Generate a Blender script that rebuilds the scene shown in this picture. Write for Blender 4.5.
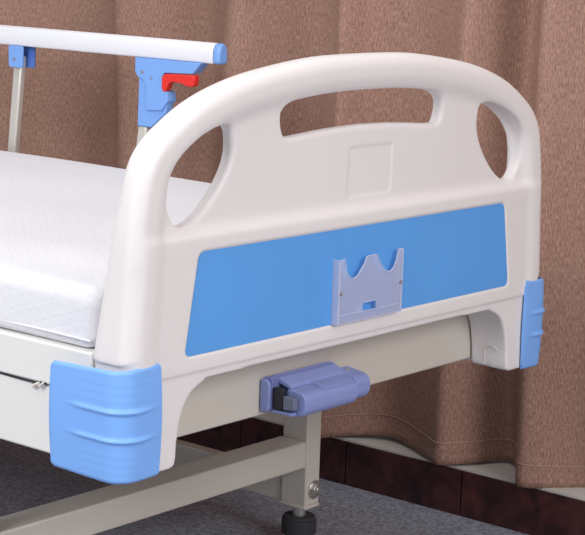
import bpy, bmesh, math, random
import numpy as np
from mathutils import Vector, Matrix
random.seed(4)
for o in list(bpy.data.objects): bpy.data.objects.remove(o)
sc = bpy.context.scene
C = sc.collection
Z0 = 0.50            # height of the label panel's lower edge above the floor; all z below are measured from it

# ------------------------------------------------------------------ camera, world, lights, exposure
def cam_axes(yaw, pitch, roll):
    cy, sy, cp, sp = math.cos(yaw), math.sin(yaw), math.cos(pitch), math.sin(pitch)
    f = Vector((sy*cp, cy*cp, -sp)); r = Vector((cy, -sy, 0)); u = r.cross(f)
    c, s = math.cos(roll), math.sin(roll)
    return c*r+s*u, -s*r+c*u, f
r_, u_, f_ = cam_axes(0.8843, 0.1786, 0.0340)
cam = bpy.data.objects.new('camera', bpy.data.cameras.new('camera')); C.objects.link(cam)
M4 = Matrix((r_, u_, -f_)).transposed().to_4x4()
M4.translation = Vector((-1.9477, -1.4671, 0.505+Z0))
cam.matrix_world = M4
cam.data.sensor_fit = 'HORIZONTAL'; cam.data.sensor_width = 36
cam.data.lens = 1835.25*36/585
cam.data.clip_start = 0.05; cam.data.clip_end = 50
sc.camera = cam

w = bpy.data.worlds.new('studio'); sc.world = w; w.use_nodes = True
wn = w.node_tree                                  # a studio room: pale ceiling above, dimmer walls and floor around
wt = wn.nodes.new('ShaderNodeTexCoord'); wx = wn.nodes.new('ShaderNodeSeparateXYZ'); wr = wn.nodes.new('ShaderNodeValToRGB')
wm = wn.nodes.new('ShaderNodeMapRange'); wm.inputs['From Min'].default_value = -1; wm.inputs['From Max'].default_value = 1
wn.links.new(wt.outputs['Generated'], wx.inputs[0]); wn.links.new(wx.outputs['Z'], wm.inputs['Value']); wn.links.new(wm.outputs[0], wr.inputs[0])
we = wr.color_ramp.elements; we[0].position = 0.42; we[0].color = (0.20, 0.195, 0.19, 1); we[1].position = 0.75; we[1].color = (1.0, 1.0, 1.02, 1)
wn.links.new(wr.outputs[0], wn.nodes['Background'].inputs[0]); wn.nodes['Background'].inputs[1].default_value = 0.58

def area(name, loc, target, size, energy, col=(1, 1, 1)):
    l = bpy.data.lights.new(name, 'AREA'); l.shape = 'RECTANGLE'; l.size, l.size_y = size
    l.energy = energy; l.color = col
    o = bpy.data.objects.new(name, l); C.objects.link(o); o.location = loc
    o.rotation_euler = (Vector(target)-Vector(loc)).to_track_quat('-Z', 'Y').to_euler()
    return o
area('softbox_side', (-3.0, 0.3, 2.4), (0.1, 0.3, 0.6), (1.6, 1.6), 78, (0.98, 0.985, 1.0))
area('softbox_front', (-0.6, -3.2, 2.0), (0.1, 0.2, 0.55), (1.4, 1.4), 62, (1.0, 0.975, 0.975))
area('softbox_top', (-0.6, 0.2, 3.0), (-0.1, 0.2, 0.4), (1.6, 1.6), 14, (1.0, 0.98, 0.97))
vs = sc.view_settings
vs.view_transform = 'Standard'; vs.look = 'None'; vs.gamma = 1; vs.use_curve_mapping = False
vs.exposure = 0.0

# ------------------------------------------------------------------ materials
def lin(c):
    return tuple((v/255/12.92 if v/255 <= .04045 else ((v/255+.055)/1.055)**2.4) for v in c)+(1,)
def mat(name, col, rough=0.4, spec=0.5, metal=0.0, noise=0.0, nscale=40, bump=0.0, bscale=200, alpha=1.0, trans=0.0, ior=1.45):
    m = bpy.data.materials.new(name); m.use_nodes = True
    nt = m.node_tree; b = nt.nodes['Principled BSDF']
    b.inputs['Base Color'].default_value = lin(col)
    b.inputs['Roughness'].default_value = rough; b.inputs['Specular IOR Level'].default_value = spec
    b.inputs['Metallic'].default_value = metal; b.inputs['IOR'].default_value = ior
    b.inputs['Alpha'].default_value = alpha; b.inputs['Transmission Weight'].default_value = trans
    tc = nt.nodes.new('ShaderNodeTexCoord')
    if noise:
        n = nt.nodes.new('ShaderNodeTexNoise'); n.inputs['Scale'].default_value = nscale; n.inputs['Detail'].default_value = 4
        nt.links.new(tc.outputs['Object'], n.inputs['Vector'])
        mx = nt.nodes.new('ShaderNodeMix'); mx.data_type = 'RGBA'
        a = lin(col); mx.inputs[6].default_value = tuple(v*(1-noise) for v in a[:3])+(1,)
        mx.inputs[7].default_value = tuple(min(1, v*(1+noise)) for v in a[:3])+(1,)
        nt.links.new(n.outputs['Fac'], mx.inputs[0]); nt.links.new(mx.outputs[2], b.inputs['Base Color'])
    if bump:
        n2 = nt.nodes.new('ShaderNodeTexNoise'); n2.inputs['Scale'].default_value = bscale; n2.inputs['Detail'].default_value = 3
        nt.links.new(tc.outputs['Object'], n2.inputs['Vector'])
        bp = nt.nodes.new('ShaderNodeBump'); bp.inputs['Strength'].default_value = bump; bp.inputs['Distance'].default_value = 0.001
        nt.links.new(n2.outputs['Fac'], bp.inputs['Height']); nt.links.new(bp.outputs[0], b.inputs['Normal'])
    return m
M_plastic = mat('moulded_plastic', (230, 225, 224), 0.38, 0.4, noise=0.015, nscale=6)
M_steel = mat('powder_coated_steel', (203, 196, 186), 0.3, 0.5, noise=0.03, nscale=8)
M_steel_white = mat('powder_coated_steel_white', (232, 231, 228), 0.45, 0.35, noise=0.02, nscale=8)
M_blue = mat('bumper_blue', (128, 178, 246), 0.42, 0.4, noise=0.02, nscale=10)
M_panel = mat('panel_blue', (94, 163, 234), 0.32, 0.4, noise=0.06, nscale=9)
M_latch = mat('latch_blue', (124, 168, 234), 0.4, 0.4, noise=0.02)
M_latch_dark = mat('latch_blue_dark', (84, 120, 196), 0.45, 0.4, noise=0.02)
M_red = mat('lever_red', (226, 50, 42), 0.35, 0.5, noise=0.02)
M_crank = mat('crank_violet', (134, 146, 198), 0.42, 0.4, noise=0.03)
M_crank2 = mat('crank_violet_dark', (112, 121, 174), 0.45, 0.4, noise=0.03)
M_rail = mat('aluminium_white', (232, 233, 240), 0.35, 0.5, noise=0.01)
M_chrome = mat('brushed_steel', (205, 203, 198), 0.32, 0.5, metal=0.85, noise=0.04, nscale=60)
M_post = mat('anodised_aluminium', (214, 210, 202), 0.35, 0.5, metal=0.4, noise=0.03, nscale=60)
M_hinge = mat('grey_zinc', (120, 128, 150), 0.4, 0.5, metal=0.3, noise=0.05)
M_dark = mat('dark_metal', (52, 54, 58), 0.45, 0.4, metal=0.4, noise=0.05)
M_rubber = mat('black_rubber', (58, 58, 62), 0.7, 0.3, noise=0.06)
M_thread = mat('white_thread', (225, 218, 208), 0.8, 0.2, noise=0.02)
M_stitch = mat('stitch_thread', (176, 148, 134), 0.8, 0.2, noise=0.02)
M_wall = mat('wall_paint', (216, 212, 205), 0.8, 0.2, noise=0.02, bump=0.05)
M_ledge = mat('pale_stone', (196, 192, 186), 0.45, 0.4, noise=0.06, nscale=14)
M_acryl = mat('frosted_acrylic', (214, 216, 236), 0.3, 0.5, noise=0.01, alpha=0.38)
M_acryl_edge = mat('acrylic_edge', (212, 220, 244), 0.25, 0.6, noise=0.01, alpha=0.62)

def mattress_material():
    m = mat('knit_ticking', (231, 231, 236), 0.85, 0.2, noise=0.012, nscale=30)
    nt = m.node_tree; b = nt.nodes['Principled BSDF']
    tc = nt.nodes.new('ShaderNodeTexCoord')
    mp = nt.nodes.new('ShaderNodeMapping'); mp.inputs['Scale'].default_value = (1, 1, 1)
    mp.inputs['Rotation'].default_value = (0.3, 0.4, 0.75)
    v = nt.nodes.new('ShaderNodeTexVoronoi'); v.inputs['Scale'].default_value = 95; v.feature = 'DISTANCE_TO_EDGE'
    v.inputs['Randomness'].default_value = 0.15
    n = nt.nodes.new('ShaderNodeTexNoise'); n.inputs['Scale'].default_value = 9
    mul = nt.nodes.new('ShaderNodeMath'); mul.operation = 'MULTIPLY_ADD'
    nt.links.new(tc.outputs['Object'], mp.inputs[0]); nt.links.new(mp.outputs[0], v.inputs['Vector'])
    nt.links.new(tc.outputs['Object'], n.inputs['Vector'])
    nt.links.new(n.outputs['Fac'], mul.inputs[0]); mul.inputs[1].default_value = 1.5
    nt.links.new(v.outputs['Distance'], mul.inputs[2])
    bp = nt.nodes.new('ShaderNodeBump'); bp.inputs['Strength'].default_value = 0.4; bp.inputs['Distance'].default_value = 0.002
    nt.links.new(mul.outputs[0], bp.inputs['Height']); nt.links.new(bp.outputs[0], b.inputs['Normal'])
    return m
M_mattress = mattress_material()

def curtain_material():
    m = bpy.data.materials.new('brown_linen'); m.use_nodes = True
    nt = m.node_tree; b = nt.nodes['Principled BSDF']; b.inputs['Roughness'].default_value = 0.75
    b.inputs['Specular IOR Level'].default_value = 0.25; b.inputs['Sheen Weight'].default_value = 0.0
    tc = nt.nodes.new('ShaderNodeTexCoord')
    def noise(scale_vec, scale, detail):
        mp = nt.nodes.new('ShaderNodeMapping'); mp.inputs['Scale'].default_value = scale_vec
        n = nt.nodes.new('ShaderNodeTexNoise'); n.inputs['Scale'].default_value = scale; n.inputs['Detail'].default_value = detail
        nt.links.new(tc.outputs['UV'], mp.inputs[0]); nt.links.new(mp.outputs[0], n.inputs['Vector']); return n
    fine = noise((420, 110, 1), 1.0, 4); slub = noise((900, 30, 1), 1.0, 3); wft = noise((40, 700, 1), 1.0, 2); big = noise((5, 2, 1), 1.0, 2)
    def add(a, bb, f):
        x = nt.nodes.new('ShaderNodeMath'); x.operation = 'MULTIPLY_ADD'; nt.links.new(bb, x.inputs[0]); x.inputs[1].default_value = f
        if a is None: x.inputs[2].default_value = 0
        else: nt.links.new(a, x.inputs[2])
        return x.outputs[0]
    s = add(None, fine.outputs['Fac'], .5); s = add(s, slub.outputs['Fac'], .25); s = add(s, wft.outputs['Fac'], .15); s = add(s, big.outputs['Fac'], .1)
    cr = nt.nodes.new('ShaderNodeValToRGB'); nt.links.new(s, cr.inputs[0])
    e = cr.color_ramp.elements; e[0].position = 0.34; e[0].color = lin((112, 83, 71)); e[1].position = 0.66; e[1].color = lin((184, 149, 134))
    mid = cr.color_ramp.elements.new(0.5); mid.color = lin((151, 117, 103))
    nt.links.new(cr.outputs[0], b.inputs['Base Color'])
    bp = nt.nodes.new('ShaderNodeBump'); bp.inputs['Strength'].default_value = 0.35; bp.inputs['Distance'].default_value = 0.001
    nt.links.new(s, bp.inputs['Height']); nt.links.new(bp.outputs[0], b.inputs['Normal'])
    return m
M_curtain = curtain_material()

def floor_material():
    m = bpy.data.materials.new('speckled_vinyl'); m.use_nodes = True
    nt = m.node_tree; b = nt.nodes['Principled BSDF']; b.inputs['Roughness'].default_value = 0.6
    tc = nt.nodes.new('ShaderNodeTexCoord')
    n = nt.nodes.new('ShaderNodeTexNoise'); n.inputs['Scale'].default_value = 170; n.inputs['Detail'].default_value = 6; n.inputs['Roughness'].default_value = 0.7
    nt.links.new(tc.outputs['Object'], n.inputs['Vector'])
    cr = nt.nodes.new('ShaderNodeValToRGB'); nt.links.new(n.outputs['Fac'], cr.inputs[0])
    e = cr.color_ramp.elements; e[0].position = 0.36; e[0].color = lin((90, 90, 99)); e[1].position = 0.62; e[1].color = lin((162, 164, 178))
    v = nt.nodes.new('ShaderNodeTexVoronoi'); v.inputs['Scale'].default_value = 70
    nt.links.new(tc.outputs['Object'], v.inputs['Vector'])
    lt = nt.nodes.new('ShaderNodeMath'); lt.operation = 'LESS_THAN'; lt.inputs[1].default_value = 0.09
    nt.links.new(v.outputs['Distance'], lt.inputs[0])
    mx = nt.nodes.new('ShaderNodeMix'); mx.data_type = 'RGBA'; mx.inputs[7].default_value = lin((196, 197, 206))
    nt.links.new(cr.outputs[0], mx.inputs[6]); nt.links.new(lt.outputs[0], mx.inputs[0])
    nt.links.new(mx.outputs[2], b.inputs['Base Color'])
    return m
M_floor = floor_material()

def tile_material():
    m = bpy.data.materials.new('dark_red_tile'); m.use_nodes = True
    nt = m.node_tree; b = nt.nodes['Principled BSDF']; b.inputs['Roughness'].default_value = 0.3
    tc = nt.nodes.new('ShaderNodeTexCoord')
    n = nt.nodes.new('ShaderNodeTexNoise'); n.inputs['Scale'].default_value = 16; n.inputs['Detail'].default_value = 6; n.inputs['Distortion'].default_value = 1.2
    nt.links.new(tc.outputs['Object'], n.inputs['Vector'])
    cr = nt.nodes.new('ShaderNodeValToRGB'); nt.links.new(n.outputs['Fac'], cr.inputs[0])
    e = cr.color_ramp.elements; e[0].position = 0.35; e[0].color = lin((34, 14, 15)); e[1].position = 0.68; e[1].color = lin((84, 42, 40))
    nt.links.new(cr.outputs[0], b.inputs['Base Color'])
    return m
M_tile = tile_material()

# ------------------------------------------------------------------ helpers
def empty(name, loc, label, cat, parent=None):
    o = bpy.data.objects.new(name, None); C.objects.link(o)
    o.location = (loc[0], loc[1], loc[2]+Z0); o.empty_display_size = 0.1
    if parent: o.parent = parent
    if label: o['label'] = label
    if cat: o['category'] = cat
    return o
WORLD_OFF = {}
def mesh(name, bm_or_data, m, parent=None, origin=None, smooth=True, bevel=0.0, segs=2, label=None, auto=35):
    me = bpy.data.meshes.new(name)
    if isinstance(bm_or_data, bmesh.types.BMesh):
        bmesh.ops.recalc_face_normals(bm_or_data, faces=bm_or_data.faces)
        bm_or_data.to_mesh(me); bm_or_data.free()
    else:
        me.from_pydata(*bm_or_data)
    if origin is None:
        vs_ = [v.co for v in me.vertices]
        lo = Vector([min(v[i] for v in vs_) for i in range(3)]); hi = Vector([max(v[i] for v in vs_) for i in range(3)])
        origin = Vector(((lo.x+hi.x)/2, (lo.y+hi.y)/2, lo.z))
    origin = Vector(origin)
    me.transform(Matrix.Translation(-origin))
    o = bpy.data.objects.new(name, me); C.objects.link(o)
    worldpos = origin+Vector((0, 0, Z0))
    WORLD_OFF[o] = worldpos
    if parent:
        o.parent = parent
        o.location = worldpos-WORLD_OFF.get(parent, Vector((0, 0, 0)))
    else:
        o.location = worldpos
    me.materials.append(m)
    if bevel:
        bv = o.modifiers.new('bevel', 'BEVEL'); bv.width = bevel; bv.segments = segs; bv.limit_method = 'ANGLE'; bv.angle_limit = math.radians(40)
        bv.harden_normals = False
    if smooth:
        for p in me.polygons: p.use_smooth = True
        try: me.set_sharp_from_angle(angle=math.radians(auto if not bevel else 80))
        except Exception: pass
    if label: o['label'] = label
    return o
def box(bm, lo, hi):
    vsn = [bm.verts.new((x, y, z)) for x in (lo[0], hi[0]) for y in (lo[1], hi[1]) for z in (lo[2], hi[2])]
    for q in ((0, 1, 3, 2), (4, 6, 7, 5), (0, 4, 5, 1), (2, 3, 7, 6), (0, 2, 6, 4), (1, 5, 7, 3)):
        bm.faces.new([vsn[i] for i in q])
    return vsn
def boxm(lo, hi):
    bm = bmesh.new(); box(bm, lo, hi); return bm
def prism(bm, pts, axis, a, b):
    """extrude a polygon; axis=0: pts are (y,z) along x; axis=1: pts are (x,z) along y; axis=2: (x,y) along z"""
    def P(p, t): return {0: (t, p[0], p[1]), 1: (p[0], t, p[1]), 2: (p[0], p[1], t)}[axis]
    A = [bm.verts.new(P(p, a)) for p in pts]; B = [bm.verts.new(P(p, b)) for p in pts]
    bm.faces.new(A); bm.faces.new(B[::-1]); n = len(pts)
    for i in range(n): bm.faces.new((A[i], B[i], B[(i+1) % n], A[(i+1) % n]))
def cyl(bm, p0, p1, r0, r1=None, n=24):
    p0, p1 = Vector(p0), Vector(p1); r1 = r0 if r1 is None else r1
    d = (p1-p0).normalized(); a = d.orthogonal().normalized(); b = d.cross(a)
    A = [bm.verts.new(p0+r0*(math.cos(2*math.pi*i/n)*a+math.sin(2*math.pi*i/n)*b)) for i in range(n)]
    B = [bm.verts.new(p1+r1*(math.cos(2*math.pi*i/n)*a+math.sin(2*math.pi*i/n)*b)) for i in range(n)]
    bm.faces.new(A[::-1]); bm.faces.new(B)
    for i in range(n): bm.faces.new((A[i], A[(i+1) % n], B[(i+1) % n], B[i]))
def tube_path(pts, r, n=8):
    bm = bmesh.new(); rings = []
    pts = [Vector(p) for p in pts]
    for i, p in enumerate(pts):
        d = (pts[min(i+1, len(pts)-1)]-pts[max(i-1, 0)]).normalized()
        a = d.cross(Vector((0.31, 0.17, 0.93))).normalized(); b = d.cross(a)
        rings.append([bm.verts.new(p+r*(math.cos(2*math.pi*k/n)*a+math.sin(2*math.pi*k/n)*b)) for k in range(n)])
    for A, B in zip(rings, rings[1:]):
        for k in range(n): bm.faces.new((A[k], A[(k+1) % n], B[(k+1) % n], B[k]))
    bm.faces.new(rings[0][::-1]); bm.faces.new(rings[-1])
    return bm
def catmull(pts, n=8, closed=False):
    out = []; N = len(pts); P = [np.array(p, float) for p in pts]
    rng = range(N) if closed else range(N-1)
    for i in rng:
        p0 = P[(i-1) % N] if closed or i > 0 else P[0]; p1 = P[i]; p2 = P[(i+1) % N]; p3 = P[(i+2) % N] if closed or i+2 < N else P[-1]
        for k in range(n):
            t = k/n
            out.append(tuple(0.5*((2*p1)+(-p0+p2)*t+(2*p0-5*p1+4*p2-p3)*t*t+(-p0+3*p1-3*p2+p3)*t**3)))
    if not closed: out.append(tuple(P[-1]))
    return out
def round_poly(pts, r, n=5):
    out = []; N = len(pts)
    for i in range(N):
        p = Vector(pts[i]); a = Vector(pts[i-1])-p; b = Vector(pts[(i+1) % N])-p
        rr = min(r, a.length*.45, b.length*.45); A = p+a.normalized()*rr; B = p+b.normalized()*rr
        for k in range(n+1):
            t = k/n; out.append(tuple((1-t)**2*A+2*t*(1-t)*p+t*t*B))
    return out

# ------------------------------------------------------------------ signed distance tools (for the moulded footboard)
def sdf_poly(poly, X, Z):
    P = np.array(poly); d2 = np.full(X.shape, 1e9); inside = np.zeros(X.shape, bool)
    for i in range(len(P)):
        a = P[i]; b = P[(i+1) % len(P)]; e = b-a
        wx, wz = X-a[0], Z-a[1]
        t = np.clip((wx*e[0]+wz*e[1])/(e@e+1e-18), 0, 1)
        d2 = np.minimum(d2, (wx-e[0]*t)**2+(wz-e[1]*t)**2)
        if abs(e[1]) > 1e-12:
            c = (a[1] > Z) != (b[1] > Z)
            inside ^= c & (X < e[0]*(Z-a[1])/e[1]+a[0])
    d = np.sqrt(d2); return np.where(inside, -d, d)
def smin(a, b, k):
    h = np.clip(0.5+0.5*(b-a)/k, 0, 1); return b*(1-h)+a*h-k*h*(1-h)
def smax(a, b, k): return -smin(-a, -b, k)
def extr(d, y, y0, y1, r=0.0):
    """2-D distance d extruded over y0..y1 with edge radius r"""
    q1 = d+r; q2 = np.abs(y-(y0+y1)/2)-(y1-y0)/2+r
    return np.minimum(np.maximum(q1, q2), 0)+np.sqrt(np.maximum(q1, 0)**2+np.maximum(q2, 0)**2)-r
def surface_net(F, x0, y0, z0, h):
    nx, ny, nz = F.shape
    S = F < 0
    acc = np.zeros((nx-1, ny-1, nz-1, 3), np.float32); cnt = np.zeros((nx-1, ny-1, nz-1), np.float32)
    corners = [(i, j, k) for i in (0, 1) for j in (0, 1) for k in (0, 1)]
    def sl(c): return tuple(slice(c[a], F.shape[a]-1+c[a]) for a in range(3))
    for c in corners:
        for ax in range(3):
            if c[ax] == 1: continue
            c2 = list(c); c2[ax] = 1
            fa, fb = F[sl(c)], F[sl(c2)]
            m = (fa < 0) != (fb < 0)
            t = np.where(m, fa/np.where(m, fa-fb, 1), 0)
            for a in range(3):
                acc[..., a] += np.where(m, (t if a == ax else c[a]), 0)
            cnt += m
    act = cnt > 0
    idx = -np.ones(act.shape, np.int64); idx[act] = np.arange(act.sum())
    ii = np.argwhere(act); v = ii+acc[act]/cnt[act][:, None]
    verts = v*h+np.array([x0, y0, z0])
    faces = []
    for ax in range(3):
        o1, o2 = [(1, 2), (2, 0), (0, 1)][ax]
        s0 = [slice(None)]*3; s1 = [slice(None)]*3
        s0[ax] = slice(0, -1); s1[ax] = slice(1, None)
        A, B = S[tuple(s0)], S[tuple(s1)]
        e = np.argwhere(A != B)
        ok = (e[:, o1] > 0) & (e[:, o2] > 0) & (e[:, o1] < F.shape[o1]-1) & (e[:, o2] < F.shape[o2]-1)
        e = e[ok]; fl = A[tuple(e.T)]
        def g(d1, d2):
            q = e.copy(); q[:, o1] -= d1; q[:, o2] -= d2; return idx[tuple(q.T)]
        quad = np.stack([g(1, 1), g(0, 1), g(0, 0), g(1, 0)], 1)
        quad[~fl] = quad[~fl][:, ::-1]
        faces.append(quad)
    return verts, np.concatenate(faces)

# ------------------------------------------------------------------ the room
def struct(name, bm, m, **k):
    o = mesh(name, bm, m, **k); o['kind'] = 'structure'; return o
FZ = -0.50
struct('floor', boxm((-4.5, -4.5, FZ-0.05), (0.95, 5.0, FZ)), M_floor, smooth=False)
struct('wall_right', boxm((0.95, -4.5, FZ-0.05), (1.05, 5.0, 2.1)), M_wall, smooth=False)
WX = 0.676
bm = bmesh.new()                                   # tiled plinth face, a tile every 0.3 m
y = -4.4
k = 0
while y < 4.9:
    y1 = y+0.26
    box(bm, (WX, y+0.0012, FZ), (0.95, y1-0.0012, -0.4165)); y = y1
o = struct('baseboard_right', bm, M_tile, smooth=False, bevel=0.0015)
struct('trim_1', boxm((WX+0.003, -4.4, -0.4164), (0.95, 4.9, -0.4125)), M_ledge, smooth=False)

# curtain -------------------------------------------------------------
ridge = [(-2.0, .69), (-1.93, .77)]
keys = [(-1.2, .70), (-1.1, .78), (-.95, .68), (-.85, .78), (-.68, .66), (-.55, .77), (-.40, .67), (-.30, .78), (-.17, .665), (-.06, .775), (0.045, .745), (.095, .70),
        (.148, .655), (.190, .715), (.240, .757), (.285, .692), (.316, .658), (.365, .690), (.43, .718), (.49, .726), (.545, .690), (.585, .642),
        (.64, .725), (.72, .78), (.79, .745), (.86, .675), (.93, .735), (1.0, .775), (1.08, .73), (1.15, .675), (1.22, .735), (1.31, .77), (1.41, .735), (1.487, .655),
        (1.56, .74), (1.66, .775), (1.78, .68), (1.9, .77), (2.05, .67), (2.2, .78), (2.4, .68), (2.6, .77), (2.9, .68), (3.2, .77), (3.5, .70)]
line = catmull(keys, 14)
def hem_z(y): return -0.409-0.004*math.sin(9*y+1)-0.0025*math.sin(23*y)
zs = [0.0, 0.012, 0.036, 0.04]+[0.04+ (1.75-0.04)*(i/26) for i in range(1, 27)]
verts, uvs, arc = [], [], 0
cols = []
for i, (yy, xx) in enumerate(line):
    if i: arc += math.hypot(yy-line[i-1][0], xx-line[i-1][1])
    col = []
    for z in zs:
        t = z/1.75
        xm = 0.722+(xx-0.722)*(1.0-0.28*t)+0.006*math.sin(11*yy+4*z)+0.004*math.sin(31*yy-7*z)
        ym = yy+0.012*math.sin(3.1*z+4*yy)*t*2
        if z < 0.036: xm -= 0.0012
        zz = hem_z(yy)*(1-t)+1.35*t
        xm = min(xm, 0.935)
        col.append((xm, ym, zz))
    cols.append((col, arc))
bm = bmesh.new(); uvl = bm.loops.layers.uv.new('UVMap')
vv = [[bm.verts.new(p) for p in c] for c, _ in cols]
for i in range(len(cols)-1):
    for j in range(len(zs)-1):
        f = bm.faces.new((vv[i][j], vv[i+1][j], vv[i+1][j+1], vv[i][j+1]))
        for lp, (a, b) in zip(f.loops, ((i, j), (i+1, j), (i+1, j+1), (i, j+1))):
            lp[uvl].uv = (cols[a][1], zs[b])
curtain = mesh('curtain', bm, M_curtain, origin=(0.72, 0.9, -0.405), auto=180)
sd = curtain.modifiers.new('thickness', 'SOLIDIFY'); sd.thickness = 0.0022; sd.offset = 0
curtain['label'] = 'brown woven curtain hanging in folds along the wall behind the bed'; curtain['category'] = 'curtain'
st = [(c[0][3][0]-0.0022, c[0][3][1], c[0][3][2]) for c in cols if -0.3 < c[0][0][1] < 1.7]
mesh('hem_stitching', tube_path(st, 0.0008, 5), M_stitch, curtain)

# ------------------------------------------------------------------ the bed
bed = empty('hospital_bed', (0, 1.0, FZ), 'white hospital bed with blue corner bumpers and blue panel in its footboard', 'bed')
WORLD_OFF[bed] = Vector((0, 1.0, FZ+Z0))

# footboard: one moulded body as a signed distance field
def mirror(h): return h+[(-x, z) for x, z in h[::-1] if abs(x) > 1e-6]
out_h = catmull([(0, .356), (.1, .354), (.2, .343), (.27, .330), (.33, .311), (.375, .288), (.412, .261), (.4325, .227), (.4445, .16), (.4505, .08), (.4555, .012), (.4550, 0), (.4520, -.008), (.4510, -.08), (.4510, -.137)], 6)
arch_h = catmull([(.377, -.137), (.3685, -.134), (.3655, -.125), (.364, -.105), (.360, -.083), (.352, -.062), (.338, -.046), (.315, -.036), (.285, -.033), (0, -.033)], 5)
outer = mirror([(0, .356)]+out_h[1:]+[(.4510, -.4)])
outer_full = mirror(out_h+arch_h)
slot = mirror(catmull([(0, .3085), (.064, .3075), (.13, .303), (.160, .298), (.173, .287), (.174, .272), (.168, .257), (.157, .2545), (.13, .256), (.07, .260), (0, .262)], 5))
hole = catmull([(.362, .160), (.377, .178), (.3835, .198), (.382, .224), (.372, .243), (.356, .256), (.332, .268), (.30, .2775), (.277, .2765), (.270, .263), (.270, .238), (.285, .209), (.313, .179), (.340, .162)], 4, True)
rec = round_poly([(-.3345, .1275), (.3345, .1275), (.3565, -.0015), (-.3565, -.0015)], .011)
h = 0.0022
xs = np.arange(-0.47, 0.4701, h); ys = np.arange(-0.008, 0.0781, h); zsg = np.arange(-0.146, 0.365, h)
X2, Z2 = np.meshgrid(xs, zsg, indexing='ij')
dO = sdf_poly(outer, X2, Z2); dF = sdf_poly(outer_full, X2, Z2)
dS = sdf_poly(slot, X2, Z2); dH = np.minimum(sdf_poly(hole, X2, Z2), sdf_poly([(-x, z) for x, z in hole], X2, Z2))
dR = sdf_poly(rec, X2, Z2)
Y = ys[None, :, None]
def e3(a): return a[:, None, :]
W_T = 0.047; T = 0.066
W_T = 0.047+.0055*np.clip((np.abs(X2)-.33)/.08, 0, 1)
ring2 = np.abs(dO+W_T/2)-W_T/2
TT = e3(0.043+0.025*np.clip((0.20-Z2)/0.20, 0, 1)**1.0)
q1 = e3(ring2)+.0205; q2 = np.abs(Y-TT/2)-TT/2+.0205
ring = np.minimum(np.maximum(q1, q2), 0)+np.sqrt(np.maximum(q1, 0)**2+np.maximum(q2, 0)**2)-.0205
low2 = smax(np.maximum(dF, dO+0.019), Z2-0.148, 0.012)
low = extr(e3(smax(low2, -dH, .006)), Y, 0.0, 0.034, 0.006)
cut = np.minimum(dS, dH)
web = extr(e3(np.maximum(np.maximum(dO+0.012, 0.12-Z2), -cut)), Y, 0.0105, 0.030, 0.008)
leg2 = np.maximum(np.maximum(dF, dO+0.010), np.maximum(Z2+0.026, 0.245-np.abs(X2)))
leg = extr(e3(leg2), Y, 0.0, 0.069, 0.006)
F = smin(ring, low, 0.012)
F = smin(F, leg, 0.008)
F = smin(F, web, 0.016)
F = smax(F, e3(-cut)-np.abs(Y-0.02)*0.25+0.0005, 0.004)   # openings stay clear of fillets
F = smax(F, e3(dF), 0.004)
F = smax(F, -extr(e3(dR), Y, -0.02, 0.0026), 0.0015)
# step below the seam
stp = np.maximum(e3(Z2+0.0225), Y-0.0022)
F = smax(F, -stp, 0.003)
# shallow card recess in the web
cr_ = round_poly([(-.033, .232), (.062, .232), (.060, .1665), (-.035, .1665)], .006)
dC = sdf_poly(cr_, X2, Z2)
F = smax(F, -extr(e3(dC), Y, -0.02, 0.0120), 0.0008)
v, fq = surface_net(F.astype(np.float32), xs[0], ys[0], zsg[0], h)
footboard = mesh('footboard', (v.tolist(), [], fq.tolist()), M_plastic, bed, origin=(0, 0.03, -0.137), auto=180)

bm = bmesh.new(); prism(bm, round_poly([(-.3335, .1265), (.3335, .1265), (.3555, -.0005), (-.3555, -.0005)], .0105), 1, 0.0012, 0.0032)
mesh('colour_panel', bm, M_panel, footboard, smooth=False, label='glossy blue panel inset in the footboard')
# small white wire-like sticker edge on the right leg's inner wall
mesh('cable_clip', tube_path([(.3675, .044, -.131), (.3640, .042, -.110), (.3630, .040, -.1045), (.3622, .036, -.1005), (.3620, .027, -.0990), (.3628, .021, -.1020), (.3632, .018, -.1060)], 0.0009, 6), M_thread, footboard)

# document holder on the panel
hold = empty('document_holder', (0, 0, 0), None, None, footboard)
hold.location = (0, 0, 0); hold.scale = (.965, 1, 1)
WORLD_OFF[hold] = WORLD_OFF[footboard]
def holder_poly():
    v1 = [(-.0435+.018*math.cos(a)*-1, .087-.0285*math.sin(a)) for a in np.linspace(0, math.pi, 13)]
    left_top = [(-.072, .086), (-.0615, .088)]
    v1 = [(-.0595, .080), (-.0570, .0715), (-.0520, .0640), (-.0450, .0600), (-.0380, .0600), (-.0300, .0635), (-.0220, .0715), (-.0165, .077), (-.0125, .0850), (-.0085, .0865)]
    v2 = [(.0085, .0865), (.0125, .0850), (.0165, .077), (.0220, .0715), (.0300, .0635), (.0380, .0600), (.0450, .0600), (.0520, .0640), (.0570, .0715), (.0595, .080), (.0615, .088), (.072, .088)]
    return left_top+v1+v2+[(.0725, 0.001), (-.0725, 0.001)]
HP = holder_poly()
win = [(-.0185, .0240), (.0135, .0240), (.0135, .0120), (-.0185, .0120)]
bm = bmesh.new()
def holder_sheet(bm, y0, y1, outline):
    """sheet with a rectangular window: split the outline at the window's left/right edges"""
    import mathutils
    from mathutils.geometry import tessellate_polygon
    loops = [[Vector((p[0], p[1], 0)) for p in outline], [Vector((p[0], p[1], 0)) for p in win]]
    flat = [p for l in loops for p in l]
    tris = tessellate_polygon(loops)
    A = [bm.verts.new((p.x, y0, p.y)) for p in flat]; B = [bm.verts.new((p.x, y1, p.y)) for p in flat]
    for t in tris:
        bm.faces.new([A[i] for i in t]); bm.faces.new([B[i] for i in t][::-1])
    k = 0
    for l in loops:
        n = len(l)
        for i in range(n): bm.faces.new((A[k+i], A[k+(i+1) % n], B[k+(i+1) % n], B[k+i]))
        k += n
holder_sheet(bm, -.0085, -0.0070, HP)
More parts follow.
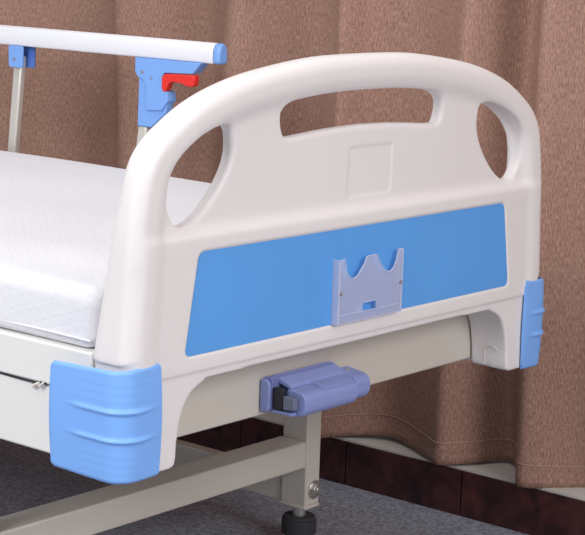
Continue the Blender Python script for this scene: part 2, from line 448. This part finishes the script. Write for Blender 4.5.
mesh('front_sheet', bm, M_acryl, hold, smooth=False)
bm = bmesh.new()                                    # side walls, floor and raised rim
box(bm, (-.0745, -0.0090, 0), (-.0727, .0012, .088)); box(bm, (.0727, -0.0090, 0), (.0745, .0012, .088))
box(bm, (-.0727, -0.0090, 0), (.0727, .0012, .0012))
box(bm, (-.0727, -0.0092, .0012), (-.0700, -0.0086, .086)); box(bm, (.0700, -0.0092, .0012), (.0727, -0.0086, .086))
box(bm, (-.0690, -0.0092, .0115), (-.0190, -0.0086, .0128)); box(bm, (.0165, -0.0092, .0115), (.0690, -0.0086, .0128))
mesh('holder_frame', bm, M_acryl_edge, hold, smooth=False)
pts = [(p[0], -0.0087, p[1]) for p in HP[:-2]]
mesh('scalloped_rim', tube_path(pts, 0.0010, 6), M_acryl_edge, hold)
mesh('window_rim', tube_path([(p[0], -0.0087, p[1]) for p in win+[win[0]]], 0.0008, 6), M_acryl_edge, hold)
for sx in (-1, 1):
    bm = bmesh.new(); cyl(bm, (sx*.0690, -0.0083, .042), (sx*.0690, -0.0107, .042), .0024, n=14); mesh('screw', bm, M_chrome, hold)

# corner bumpers
def bumper(sgn):
    """shell around the corner, swept profile in plan; ribs by radial displacement"""
    path = []                                         # outward side: front right edge -> corner -> side rear
    xo, yf, R = .4680, -.0040, .027
    s = 0
    P = [(.4015, yf+.0035), (.4020, yf), (.405, yf)]
    P += [(.405+(xo-R-.405)*t, yf) for t in (.33, .66, 1)]
    P += [(xo-R+R*math.sin(a), yf+R-R*math.cos(a)) for a in np.linspace(0, math.pi/2, 11)[1:]]
    P += [(xo, yf+R+(.115-yf-R)*t) for t in (.15, .3, .45, .6, .75, .9, .97)]
    P += [(xo-.0008, .1165), (xo-.003, .1175)]
    nP = len(P)
    N = [];
    for i in range(nP):
        a = Vector(P[max(i-1, 0)]); b = Vector(P[min(i+1, nP-1)]); d = (b-a).normalized(); N.append(Vector((d.y, -d.x)))
    L = [0]
    for i in range(1, nP): L.append(L[-1]+(Vector(P[i])-Vector(P[i-1])).length)
    Lt = L[-1]
    nz = 116
    bm = bmesh.new(); outr, inn = [], []
    for i in range(nP):
        u = L[i]/Lt
        side = max(0, (P[i][1]-.02)/.115)
        ztop = .0015-.004*min(1, u*2.5)-0.004*side
        endr = min(1, min(L[i], Lt-L[i])/.007)       # rounded ends
        ztop -= .006*(1-endr)**2; zbot = -.1375-.0015*math.sin(math.pi*min(1, u/.9))
        zbot += .004*(1-endr)**2
        ro, ri = [], []
        for j in range(nz+1):
            t = j/nz; z = ztop+(zbot-ztop)*t
            bulge = 0.0025*math.sin(math.pi*t)
            edge = min(1, min(t, 1-t)*(ztop-zbot)/.004); bulge -= .0028*(1-edge)**2
            fade = max(0, min(1, (L[i]-.022)/.005))*max(0, min(1, (Lt-.044-L[i])/.005))
            for zc, hh, ww in ((-.0515, .0032, .0032), (-.0865, .0032, .0032)):
                x = (z-zc)/ww
                bulge += fade*hh*math.exp(-x**2*1.2)
            for zc in (-.018, -.028, -.038, -.105, -.115, -.125):
                bulge += 0.18*fade*.0011*math.exp(-((z-zc)/.003)**2)
            off = Vector(P[i])+N[i]*bulge
            off.x -= 0.002*t*max(0, min(1, (P[i][0]-.405)/.02))
            ro.append(bm.verts.new((sgn*off.x, off.y, z)))
            q = Vector(P[i])-N[i]*.0042
            
            if P[i][0] < .4052: q.x = P[i][0]
            ri.append(bm.verts.new((sgn*q.x, max(q.y, -.0003), z)))
        outr.append(ro); inn.append(ri)
    for i in range(nP-1):
        for j in range(nz):
            bm.faces.new((outr[i][j], outr[i+1][j], outr[i+1][j+1], outr[i][j+1]))
            bm.faces.new((inn[i][j], inn[i][j+1], inn[i+1][j+1], inn[i+1][j]))
        bm.faces.new((outr[i][0], inn[i][0], inn[i+1][0], outr[i+1][0]))
        bm.faces.new((outr[i][nz], outr[i+1][nz], inn[i+1][nz], inn[i][nz]))
    for i in (0, nP-1):
        for j in range(nz): bm.faces.new((outr[i][j], outr[i][j+1], inn[i][j+1], inn[i][j]))
    return mesh('corner_bumper', bm, M_blue, bed, label='blue ribbed plastic corner bumper', auto=50)
bumper(-1); bumper(1)

# steel frame
def tube_part(name, lo, hi, m, parent=bed, bev=.003): return mesh(name, boxm(lo, hi), m, parent, bevel=bev, segs=2)
tube_part('foot_crossbar', (-.388, .0705, -.128), (.388, .108, -.030), M_steel)
for s in (-1, 1):
    a, b = sorted((s*.392, s*.432))
    lower = tube_part('side_frame', (a, .072, -.138), (b, 1.93, -.0515), M_steel_white)
    a, b = sorted((s*.380, s*.4345))
    tube_part('deck_edge', (a, .080, -.0495), (b, 1.93, .0035), M_steel_white)
tube_part('bed_deck', (-.378, .112, -.020), (.378, 1.93, .0030), M_steel_white)
tube_part('head_crossbar', (-.388, 1.90, -.128), (.388, 1.928, -.030), M_steel)
# leg frames
for yb in (.364, 1.46):
    tube_part('leg_crossbar', (-.3395, yb, -.361), (.3395, yb+.056, -.3155), M_steel)
    tube_part('upper_crossbar', (-.388, yb, -.136), (.388, yb+.052, -.096), M_steel)
    for s in (-1, 1):
        a, b = sorted((s*.340, s*.377))
        bm = bmesh.new(); box(bm, (a, yb, -.428), (b, yb+.052, -.1385)); box(bm, (a-.0015, yb-.0015, -.4335), (b+.0015, yb+.0535, -.4275))
        lg = mesh('leg', bm, M_steel, bed, bevel=.002)
        xc, yc = s*.3585, yb+.026
        bm = bmesh.new(); cyl(bm, (xc, yc, -.460), (xc, yc, -.4336), .0115, n=20); mesh('levelling_stem', bm, M_chrome, lg)
        bm = bmesh.new(); cyl(bm, (xc, yc, -.4560), (xc, yc, -.4505), .0285, .0265, 32); cyl(bm, (xc, yc, -.482), (xc, yc, -.4560), .0295, .0295, 32)
        mesh('rubber_foot', bm, M_rubber, lg, bevel=.002)
        bm = bmesh.new(); cyl(bm, (xc, yc, FZ), (xc, yc, -.482), .028, .026, 32); mesh('foot_base', bm, M_rail, lg)
        bm = bmesh.new(); cyl(bm, (xc+.004, yb+.0002, -.4015), (xc+.004, yb-.003, -.4015), .0160, n=28)
        cyl(bm, (xc+.004, yb-.003, -.4015), (xc+.004, yb-.009, -.4015), .0125, .0115, 6); cyl(bm, (xc+.004, yb-.009, -.4015), (xc+.004, yb-.0125, -.4015), .0065, n=14)
        mesh('bolt', bm, M_chrome, lg, label='silver hex bolt', bevel=.0006)
        bm = bmesh.new(); cyl(bm, (xc-.004, yb+.052, -.397), (xc-.004, yb+.059, -.397), .011, n=6); mesh('nut', bm, M_chrome, lg)
for s in (-1, 1):
    a, b = sorted((s*.346, s*.371))
    tube_part('lower_side_rail', (a, .4165, -.4305), (b, 1.4595, -.381), M_steel)
    # the leg stands between these rails
mesh('seam_shade_line', tube_path([(-.4325, .252, -.0505), (-.4335, .20, -.0510), (-.4345, .172, -.0505), (-.436, .166, -.047), (-.4365, .158, -.0475)], 0.0012, 6), M_dark, bed)  # dark tube laid in the seam, stands in for the shaded slit under the deck edge
mesh('cable_tie', tube_path([(-.4365, .182, -.056), (-.437, .176, -.052), (-.4365, .170, -.049), (-.4375, .168, -.054), (-.437, .165, -.050), (-.4365, .160, -.0455)], 0.0019, 6), M_thread, bed)

# crank handle folded against the crossbar
crank = empty('crank_handle', (0, 0, 0), None, None, bed); crank.location = (0, 0, 0); WORLD_OFF[crank] = WORLD_OFF[bed]
def rbox(name, pts, axis, a, b, m, parent, bev, segs=4):
    bm = bmesh.new(); prism(bm, pts, axis, a, b); return mesh(name, bm, m, parent, bevel=bev, segs=segs)
# crank parts: profiles in (y,z), along x
rbox('end_cheek', round_poly([(.0695, -.0750), (.0570, -.0760), (.0530, -.0830), (.0540, -.1190), (.0695, -.1220)], .006), 0, -.133, -.127, M_crank, crank, .0025)
rbox('mounting_shell', round_poly([(.0695, -.0740), (.054, -.0740), (.054, -.1205), (.0695, -.1205)], .004), 0, -.126, .006, M_crank2, crank, .002)
rbox('cover_flap', round_poly([(.0640, -.0725), (.0350, -.0825), (.0310, -.0865), (.0360, -.0880), (.0640, -.0790)], .003), 0, -.112, .010, M_crank, crank, .002)
rbox('grip', round_poly([(.0400, -.0860), (.0130, -.0890), (.0050, -.0960), (.0045, -.1130), (.0130, -.1225), (.0400, -.1210)], .009), 0, -.114, .000, M_crank, crank, .0025)
rbox('grip_end', round_poly([(.0530, -.0800), (.0160, -.0850), (.0080, -.0920), (.0080, -.1100), (.0150, -.1185), (.0530, -.1170)], .007), 0, .001, .032, M_crank, crank, .0035)
rbox('grip_lid', round_poly([(.0400, -.0835), (.0190, -.0855), (.0090, -.0905), (.0110, -.0925), (.0400, -.0885)], .003), 0, -.072, -.002, M_crank, crank, .0012)
rbox('hinge_block', [(.053, -.086), (.036, -.086), (.036, -.116), (.053, -.116)], 0, -.1255, -.1165, M_dark, crank, .002)
rbox('hinge_arm', round_poly([(.0350, -.0950), (.0170, -.0960), (.0160, -.1120), (.0350, -.1140)], .002), 0, -.1250, -.1145, M_hinge, crank, .0012)
rbox('lower_lip', round_poly([(.0530, -.1165), (.0200, -.1165), (.0200, -.1205), (.0530, -.1205)], .001), 0, -.1255, -.1145, M_crank, crank, .001)
bm = bmesh.new(); cyl(bm, (-.1205, .0425, -.094), (-.1205, .0395, -.094), .0028, n=12); mesh('hinge_screw', bm, M_chrome, crank)
bm = bmesh.new(); cyl(bm, (.014, .036, -.0840), (.014, .036, -.0800), .0032, n=14); mesh('lid_screw', bm, M_chrome, crank)

# side rail on the far side
rail = empty('side_rail', (0, 0, 0), None, None, bed); rail.location = (0, 0, 0); WORLD_OFF[rail] = WORLD_OFF[bed]
prof = [(-.009, .000), (-.0115, .004), (-.0115, .022), (-.008, .033), (.0, .0365), (.008, .033), (.0115, .022), (.0115, .004), (.009, .000)]
bm = bmesh.new(); prism(bm, [(.4425+a, .2815+b) for a, b in prof], 1, .678, 1.78); mesh('top_rail', bm, M_rail, rail, bevel=.0015)
bm = bmesh.new(); prism(bm, [(.4425+a*1.04, .2812+b*1.02) for a, b in prof], 1, .662, .6775); eo = mesh('rail_end_cap', bm, M_latch, rail, bevel=.005, segs=3)
bu = [(0.864, 0.2812), (0.702, 0.2812), (0.705, 0.279), (0.723, 0.261), (0.792, 0.258), (0.796, 0.252), (0.796, 0.228), (0.784, 0.224), (0.781, 0.209), (0.797, 0.190), (0.834, 0.188), (0.835, 0.232), (0.845, 0.243), (0.857, 0.246), (0.864, 0.256)]
bm = bmesh.new(); prism(bm, bu, 0, .430, .453); mesh('latch_bracket', bm, M_latch, rail, bevel=.002)
bl = [(0.858, 0.250), (0.828, 0.250), (0.786, 0.205), (0.790, 0.186), (0.826, 0.157), (0.860, 0.157)]
bm = bmesh.new(); prism(bm, bl, 0, .4345, .451); mesh('latch_sleeve', bm, M_latch, rail, bevel=.002)
lv = [(0.7955, 0.252), (0.786, 0.2570), (0.719, 0.2590), (0.716, 0.256), (0.718, 0.241), (0.724, 0.238), (0.734, 0.238), (0.749, 0.2425), (0.768, 0.2435), (0.778, 0.241), (0.786, 0.226), (0.791, 0.224), (0.7955, 0.230)]
bm = bmesh.new(); prism(bm, lv, 0, .4275, .442); mesh('release_lever', bm, M_red, rail, bevel=.0025, label='red plastic release lever')
for yy, zz in ((.845, .256), (.822, .247)):
    bm = bmesh.new(); cyl(bm, (.4305, yy, zz), (.4285, yy, zz), .0032 if yy > .83 else .0022, n=16); mesh('rivet', bm, M_chrome, rail, label='silver rivet')
def post(name, y0, z0, y1, z1, x0=.436, x1=.450, wd=.0215):
    bm = bmesh.new(); prism(bm, [(y0-wd/2, z0), (y0+wd/2, z0), (y1+wd/2, z1), (y1-wd/2, z1)], 0, x0, x1)
    return mesh(name, bm, M_post, rail, bevel=.003)
yy_ = 1
post('rail_post', .849, .1575, .877, -.05)
for yb in (1.18, 1.55):
    post('rail_post', yb+.003, .262, yb+.034, -.05)
    bm = bmesh.new(); prism(bm, round_poly([(yb+.024, .2812), (yb-.016, .2812), (yb-.015, .240), (yb+.022, .240)], .005), 0, .4300, .4352); mesh('hinge_bracket', bm, M_latch, rail, bevel=.0012)
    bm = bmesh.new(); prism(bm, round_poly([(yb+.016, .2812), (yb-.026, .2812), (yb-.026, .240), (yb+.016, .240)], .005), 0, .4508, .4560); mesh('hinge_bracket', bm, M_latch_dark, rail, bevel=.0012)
    bm = bmesh.new(); cyl(bm, (.4302, yb+.006, .256), (.4284, yb+.006, .256), .003, n=14); mesh('rivet', bm, M_chrome, rail)
bm = bmesh.new(); box(bm, (.4508, .80, -.075), (.4580, 1.62, -.030)); mesh('post_mount', bm, M_steel, rail, bevel=.002)
# fixing legs of posts into the mount sit against the frame
# ------------------------------------------------------------------ mattress
def mattress():
    bm = bmesh.new()
    x0, x1, y0, y1, z0, z1 = -.430, .412, .082, 1.88, .0045, .082
    nx, ny = 34, 70; r = .020
    # superellipse-like rounded slab: loops over x cross-section
    sec = []
    n = 8
    def corner(cx, cz, a0, rr): return [(cx+rr*math.cos(a0+math.pi/2*i/n), cz+rr*math.sin(a0+math.pi/2*i/n)) for i in range(n+1)]
    rb = .012
    sec += corner(x1-r, z1-r, 0, r)
    sec += [(x1-r+(x0+r-x1+r)*t, z1) for t in np.linspace(0, 1, nx)[1:-1]]
    sec += corner(x0+r, z1-r, math.pi/2, r)
    sec += [(x0, z) for z in np.linspace(z1-r, z0+rb, 6)[1:-1]]
    sec += corner(x0+rb, z0+rb, math.pi, rb)
    sec += [(x0+rb+(x1-x0-2*rb)*t, z0) for t in np.linspace(0, 1, 12)[1:-1]]
    sec += corner(x1-rb, z0+rb, 3*math.pi/2, rb)
    sec += [(x1, z) for z in np.linspace(z0+rb, z1-r, 6)[1:-1]]
    ends = [(0, r), (.003, .010), (.008, .0045), (.014, .0014), (.02, 0)]
    stations = [(y0+a, b) for a, b in ends]+[(y, 0) for y in np.linspace(y0+.02, y1-.02, ny)[1:-1]]+[(y1-a, b) for a, b in ends[::-1]]
    cx, cz = (x0+x1)/2, (z0+z1)/2
    rings = []
    for yv, ins in stations:
        ring = []
        for x, z in sec:
            X = cx+(x-cx)*(1-ins/(x1-x0)*2); Z = cz+(z-cz)*(1-ins/(z1-z0)*2)
            if z > z1-.021: Z += .0016*math.sin(7*yv+3*x)+.0012*math.sin(19*x+5*yv)
            if z < z0+.012: Z = max(Z, z0)
            if x < x0+.004: X += .0018*math.sin(16*yv)
            ring.append(bm.verts.new((X, yv, Z)))
        rings.append(ring)
    for A, B in zip(rings, rings[1:]):
        k = len(A)
        for i in range(k): bm.faces.new((A[i], A[(i+1) % k], B[(i+1) % k], B[i]))
    bm.faces.new(rings[0]); bm.faces.new(rings[-1][::-1])
    return bm
mt = mesh('mattress', mattress(), M_mattress, auto=180)
mt['label'] = 'thin white quilted mattress lying on the bed frame behind the footboard'; mt['category'] = 'mattress'
pp = [(-.4300, y, .0150+.002*math.sin(8*y)) for y in np.linspace(.086, 1.86, 60)]
mesh('piping', tube_path(pp, .0016, 6), M_mattress, mt)
